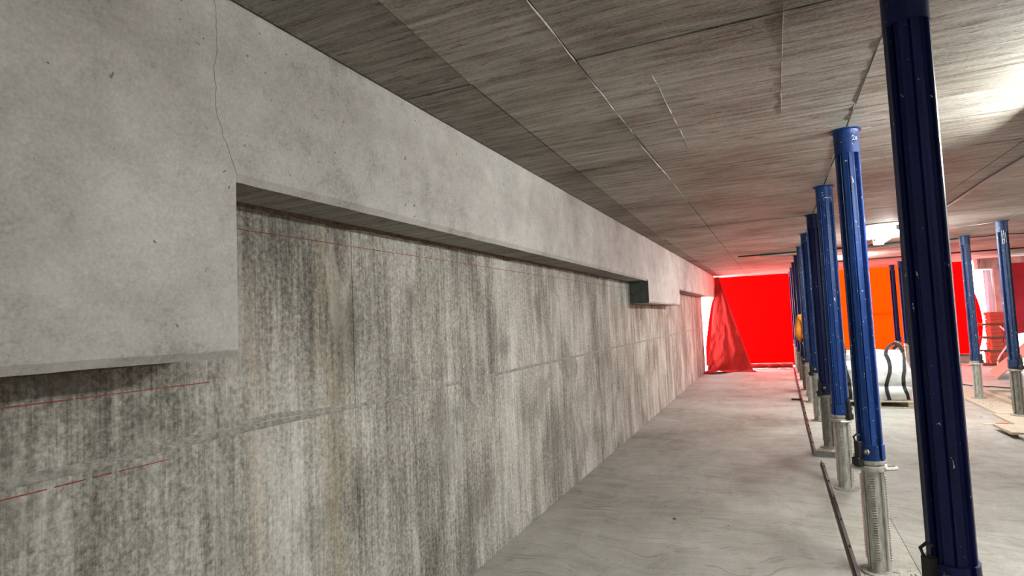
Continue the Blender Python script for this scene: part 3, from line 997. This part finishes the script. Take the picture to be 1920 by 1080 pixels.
def strap(xs, name='strap', w_=.052):
    pts = []; n = 26
    for i in range(n+1):
        h = .01+(HB-.01)*i/n
        k = i/n
        x = xs[0]+(xs[1]-xs[0])*k+xs[2]*sin(pi*k)+xs[3]*sin(2*pi*k)
        pts.append(bag_pt(th_front(x, h), h, .006))
    nrm = [Vector((p.x*.25, -1 if p.y < 0 else 1, 0)).normalized()*1.0 for p in pts]
    obj(name, MB().ribbon(pts, Vector((1, 0, 0)), w_, .006, nrm), M['strap'], bg_)
    return pts[-1]
e1 = strap((-.385, -.40, 0, .01))
e2 = strap((.15, .15, .0, -.035))
e3 = strap((.41, .40, -.045, -.02))
def loop(p0, p1, peak, lean):
    pts = []
    for i in range(15):
        k = i/14
        p = p0.lerp(p1, k)
        pts.append((p.x+lean*sin(pi*k), p.y+.05*sin(pi*k), p.z+peak*sin(pi*k)**.6))
    wd = []
    for i in range(15):
        a, b = Vector(pts[max(0, i-1)]), Vector(pts[min(14, i+1)])
        wd.append((b-a).cross(Vector((0, 1, 0))).normalized())
    obj('lifting_loop', MB().ribbon(pts, wd, .05, .006, Vector((0, 1, 0))), M['strap'], bg_)
loop(e2, e3, .15, .02)
loop(Vector((-.49, -.30, HB)), e1, .25, .0)
loop(Vector((.38, .3, HB+.01)), Vector((.46, -.05, HB)), .08, .03)
# back straps
for x in (-.35, .35):
    pts = []
    for i in range(13):
        h = .01+(HB-.01)*i/12
        p = bag_pt(-th_front(x, h), h, .006); pts.append(p)
    obj('strap', MB().ribbon(pts, Vector((1, 0, 0)), .052, .006, Vector((0, 1, 0))), M['strap'], bg_)

# ================================================================== WORKER
def skin_mesh(name, verts, edges, rad, root, sub, mats):
    me = bpy.data.meshes.new(name+'_cage')
    me.from_pydata(verts, edges, [])
    o = bpy.data.objects.new(name+'_cage', me)
    COL.objects.link(o)
    o.modifiers.new('s', 'SKIN').use_smooth_shade = True
    sv = me.skin_vertices[0].data if me.skin_vertices else None
    if sv is None:
        bm = bmesh.new(); bm.from_mesh(me); bm.verts.layers.skin.verify(); bm.to_mesh(me); bm.free()
        sv = me.skin_vertices[0].data
    for i, r in enumerate(rad):
        sv[i].radius = r if isinstance(r, tuple) else (r, r)
        sv[i].use_root = (i == root)
    if sub:
        ss = o.modifiers.new('u', 'SUBSURF'); ss.levels = sub; ss.render_levels = sub
    dg = bpy.context.evaluated_depsgraph_get()
    out = bpy.data.meshes.new_from_object(o.evaluated_get(dg))
    bpy.data.objects.remove(o)
    out.name = name
    for m in mats: out.materials.append(m)
    return out
wk = thing('person', 'worker in an orange jacket and dark trousers standing half hidden behind the props', 'person', (.615, 12.25, 0), radians(-14))
V = []; Eg = []; Rd = []
def jv(p, r, par=None):
    V.append(p); Rd.append(r)
    if par is not None: Eg.append((par, len(V)-1))
    return len(V)-1
pel = jv((0, 0, .98), (.15, .11))
sp1 = jv((0, 0, 1.14), (.14, .105), pel)
sp2 = jv((0, -.01, 1.33), (.16, .115), sp1)
sp3 = jv((0, -.01, 1.47), (.13, .09), sp2)
nk = jv((0, 0, 1.56), .058, sp3)
hd0 = jv((0, .015, 1.63), (.068, .075), nk)
hd1 = jv((0, .02, 1.72), (.078, .095), hd0)
hd2 = jv((0, .01, 1.80), (.06, .075), hd1)
for s in (-1, 1):
    hp = jv((s*.095, 0, .91), .092, pel)
    kn = jv((s*.11, .02, .50), .062, hp)
    an = jv((s*.12, -.01, .10), .042, kn)
    to_ = jv((s*.14, .15, .05), .035, an)
    sh = jv((s*.19, -.01, 1.46), .062, sp3)
    el = jv((s*.25, .0, 1.17), .046, sh)
    wr_ = jv((s*.22, .17, .99), .030, el)
    pm = jv((s*.21, .235, .95), (.034, .018), wr_)
    for k in range(4):
        d = (k-1.5)*.019
        f1 = jv((s*.205+d, .28+.006*(1-abs(k-1.2)), .935), .0095, pm)
        f2 = jv((s*.205+d*1.05, .312+.008*(1-abs(k-1.2)), .908), .0085, f1)
        jv((s*.205+d*1.02, .318+.006*(1-abs(k-1.2)), .880), .0075, f2)
    th1 = jv((s*.21-s*.045, .225, .935), .011, wr_)
    jv((s*.21-s*.052, .262, .915), .0095, th1)
body = skin_mesh('body', V, Eg, Rd, pel, 2, [M['skin'], M['navy_cloth']])
for p in body.polygons:
    if p.center.z < 1.02 and abs(p.center.y) < .16 and p.center.z > .09 and not (abs(p.center.x) > .17 and p.center.y > .08): p.material_index = 1
bo = bpy.data.objects.new('body', body); COL.objects.link(bo); bo.parent = wk
# jacket: torso and sleeves
V2 = []; E2 = []; R2 = []
V, Eg, Rd = V2, E2, R2
a0 = jv((0, 0, .93), (.185, .135)); a1 = jv((0, 0, 1.12), (.18, .14), a0); a2 = jv((0, -.01, 1.33), (.19, .145), a1); a3 = jv((0, -.01, 1.47), (.155, .11), a2); jv((0, 0, 1.55), .075, a3)
for s in (-1, 1):
    b1 = jv((s*.20, -.01, 1.46), .085, a3); b2 = jv((s*.265, .0, 1.17), .066, b1); jv((s*.225, .155, 1.005), .048, b2)
jm = skin_mesh('jacket', V2, E2, R2, 0, 2, [M['orange_cloth'], M['navy_cloth']])
for p in jm.polygons:
    if p.center.z < 1.06 and abs(p.center.x) < .23 and p.center.y < .14: p.material_index = 1
jo = bpy.data.objects.new('jacket', jm); COL.objects.link(jo); jo.parent = wk
hm = MB(); prof = [(.122, 0), (.120, .03), (.112, .065), (.09, .10), (.055, .122), (.012, .13)]
hm.rings([[(r*cos(2*pi*i/28), .012+r*1.14*sin(2*pi*i/28), 1.755+h) for i in range(28)] for r, h in prof])
hm.rings([[(r*cos(2*pi*i/28), .012+(r*1.14+(.045 if 0 < sin(2*pi*i/28) and r > .121 else 0)*sin(2*pi*i/28))*sin(2*pi*i/28), z) for i in range(28)] for r, z in ((.118, 1.753), (.138, 1.752), (.138, 1.757), (.118, 1.765))], cap=False)
obj('helmet', hm, M['helmet'], wk, True)
obj('hair', MB().rings([[(r*cos(2*pi*i/24), -.005+r*1.1*sin(2*pi*i/24)-.02*(1-k), 1.66+k*.1) for i in range(24)] for r, k in ((.055, 0), (.083, .3), (.094, .7), (.098, 1))]), M['hair'], wk, True)
for s in (-1, 1):
    obj('eye', MB().lathe([(.001, -.010), (.007, -.007), (.010, 0), (.007, .007), (.001, .010)], 10, (s*.032, .108), z=1.715), M['plastic_scrap'], wk, True)
    obj('ear', MB().rings([[(s*(.083+.012*d), .015+.02*r*cos(2*pi*i/12), 1.70+.032*r*sin(2*pi*i/12)) for i in range(12)] for d, r in ((0, 1), (.6, 1), (1, .6))]), M['skin'], wk, True)
    obj('boot', MB().rings([[(s*(.125+.02*k)+a*cos(2*pi*i/20), .045*k+.02+b*sin(2*pi*i/20), z) for i in range(20)] for z, a, b, k in ((0, .05, .135, 1), (.03, .053, .14, 1), (.07, .05, .12, .9), (.12, .055, .075, 0), (.24, .06, .066, -.4))]), M['boot'], wk, True)
obj('nose', MB().rings([[(q*cos(2*pi*i/10), .108+d+q*.6*sin(2*pi*i/10), z) for i in range(10)] for z, q, d in ((1.72, .006, 0), (1.695, .012, .012), (1.675, .017, .020), (1.668, .008, .008))]), M['skin'], wk, True)
obj('mouth', MB().box(-.022, .022, .098, .106, 1.640, 1.647, ch=.002), M['brick'], wk)

# ================================================================== RIGHT-HAND FLOOR CLUTTER
def plank(label, x0, x1, y0, y1, z0, z1, mat, rz=0, name='timber_plank', grp='timber on the right floor'):
    cx, cy = (x0+x1)/2, (y0+y1)/2
    o = obj(name, MB().box(x0-cx, x1-cx, y0-cy, y1-cy, 0, z1-z0, ch=.002), mat, None, False, (cx, cy, z0))
    o.rotation_euler = (0, 0, rz)
    return tag(o, label, 'timber', grp)
plank('long dusty plank lying under the slate blue prop of the right row', 2.76, 3.16, 10.36, 15.6, .0015, .030, M['timber'])
plank('short plank under the white-chipped prop at the right frame edge', 2.70, 3.4, 9.25, 10.33, .0015, .030, M['timber'])
p3 = plank('upper board of two propped on the floor at the right frame edge, behind the other', 2.40, 3.3, 8.62, 9.2, .045, .075, M['timber_x'], .03)
obj('bearer', MB().box(-.3, .4, -.05, .05, -.0435, 0), M['timber_dark'], p3)
p4 = plank('nearest board on the floor at the right frame edge', 2.47, 3.3, 7.95, 8.58, .035, .060, M['timber_x'], .04)
obj('bearer', MB().box(-.25, .38, -.05, .05, -.0335, 0), M['timber_dark'], p4)
plank('pale plank behind the black-filled timber box, right of the slate blue prop', 3.22, 5.2, 12.75, 12.95, .0015, .05, M['timber_x'], -.22)
plank('dark narrow plank end beside the slate blue prop on the right', 3.17, 3.24, 11.2, 12.9, .0015, .075, M['timber'], .0)
fb = thing('formwork_box', 'pale timber box with blackened hollow on the floor by the right prop row', 'block', (3.55, 11.95, .0015))
obj('dark_hollow', MB().box(-.25, .25, -.27, .2, 0, .085, ch=.006), M['void'], fb)  # solid fill, coloured black for the dark inside of the box
obj('rim', MB().box(-.27, .27, -.275, .22, .085, .098, ch=.002), M['timber_x'], fb)
obj('rim', MB().box(-.29, -.25, -.28, .22, 0, .098, ch=.002), M['timber_x'], fb)
o = obj('cable', MB().tube([(3.20+.055*i, 14.05-.045*i+.09*sin(i*1.7)*(i < 7)+.03*sin(i), .012) for i in range(26)], .011, 6), M['black']); tag(o, 'black cable lying on the floor behind the slate blue prop on the right', 'cable')
sc_ = thing('scraper', 'small hand scraper with an orange end lying on the floor by the right planks', 'tool', (2.53, 9.56, .0015), .05)
obj('blade', MB().rings([[(x, y, z) for y, z in ((-w_, 0.001), (w_, .001), (w_, .006), (-w_, .006))] for x, w_ in ((-.14, .012), (-.11, .035), (-.02, .03), (.0, .014))]), M['lime_grip'], sc_)
obj('handle', MB().tube([(-.01, 0, .012), (.05, 0, .014), (.12, 0, .013), (.135, 0, .012)], [.009, .013, .012, .008], 10), M['orange_plastic'], sc_, True)
# leaning plywood board
bt = thing('plywood_board', 'reddish plywood board leaning beside the white-chipped prop', 'board', (4.22, 15.85, 0))
d = Vector((.31, 1.59, 0)).normalized(); up = Vector((.80, -.06, .78)).normalized()*1.15
n_ = d.cross(up).normalized()*.022
def bpt(a, b, c_): return Vector((0, 0, .02)) + d*(a*.80) + up*b + n_*c_
mb = MB(); mb.add([bpt(a, b, c_) for c_ in (-.5, .5) for a, b in ((-1, 0), (1, 0), (1, 1), (-1, 1))], [(3, 2, 1, 0), (4, 5, 6, 7), (0, 1, 5, 4), (1, 2, 6, 5), (2, 3, 7, 6), (3, 0, 4, 7)])
obj('sheet', mb, M['ply'], bt)
mb = MB()
for a in (-.7, .7):
    q0, q1 = bpt(a, .75, 1.2), bpt(a, .75, 1.2); 
    mb.tube([(q1.x, q1.y, q1.z), (q1.x+.28, q1.y, .0)], .025, 6)
obj('strut', mb, M['timber_dark'], bt)
plank('stack of dark boards behind the leaning plywood board', 5.0, 6.6, 15.3, 16.2, .0015, .22, M['timber_dark'])
plank('reddish short board propped at the foot of the far red sheet', 4.22, 4.39, 18.3, 19.0, .0015, .03, M['ply'], .5)
# packs of red clay blocks on bearers beside the opening
zb = .0015
for k in range(4):
    xo = 4.86+(.0, .03, .05, .03)[k]+(.02 if k % 2 else 0); yo = 18.55
    for q in (-.16, .16):
        o = obj('bearer', MB().box(xo-.16, xo+.50, yo+q-.035, yo+q+.035, zb, zb+.05, ch=.003), M['timber_dark'])
        tag(o, ('front' if q < 0 else 'rear')+' timber bearer under the '+('lowest', 'second', 'third', 'topmost')[k]+' pack of red clay blocks', 'bearer', 'bearers between packs of red blocks')
    zb += .051
    t = thing('block_pack', ('lowest', 'second from floor', 'third from floor', 'topmost')[k]+' pack of red clay blocks stacked beside the white opening', 'block pack', (xo, yo, zb), 0, 'packs of red clay blocks')
    for c_ in range(3):
        for bx in range(2):
            for by in range(2):
                obj('clay_block', shared(('clay_block',), lambda: MB().box(0, .235, 0, .215, 0, .092, ch=.006), M['brick'], False), None, t, False,
                    (bx*.245+RND.uniform(-.012, .012), -.22+by*.222, c_*.095))
    zb += 3*.095+.001
o = obj('hose', MB().tube([(4.95+.28*sin(i*.28)*.5+.1, 18.15-.006*i, 1.0-i*.055 if i < 17 else .06) for i in range(19)], .018, 8), M['plastic_scrap'], None, True)
tag(o, 'pale hose hanging in front of the red clay blocks', 'hose')
# grit on the floor
mb = MB(); r2 = random.Random(3)
for i in range(90):
    if i < 40:
        a_ = r2.uniform(-2.6, .3); d_ = .13+abs(r2.gauss(0, .06)); x, y = max(.385, .477+d_*cos(a_)), 4.19+d_*sin(a_)
    elif i < 60: x, y = r2.uniform(-1.7, 2.4), r2.uniform(3.5, 9)
    else: x, y, zg = 2.96+r2.uniform(-.17, .17), 11.3+r2.uniform(-.4, .4), .0302
    s = r2.uniform(.003, .008)
    zg = .0302 if i >= 60 else .0016
    if i == 40: x, y, s = -.83, 4.75, .016
    mb.add([(x-s, y, zg), (x+s, y-s*.5, zg), (x+s*.4, y+s, zg), (x, y, zg+s*.9)], [(0, 1, 2), (0, 1, 3), (1, 2, 3), (2, 0, 3)])
o = obj('grit', mb, M['rough_concrete'], None, False, None, 'stuff'); o['label'] = 'dark grit and crumbs scattered over the concrete floor'; o['category'] = 'grit'
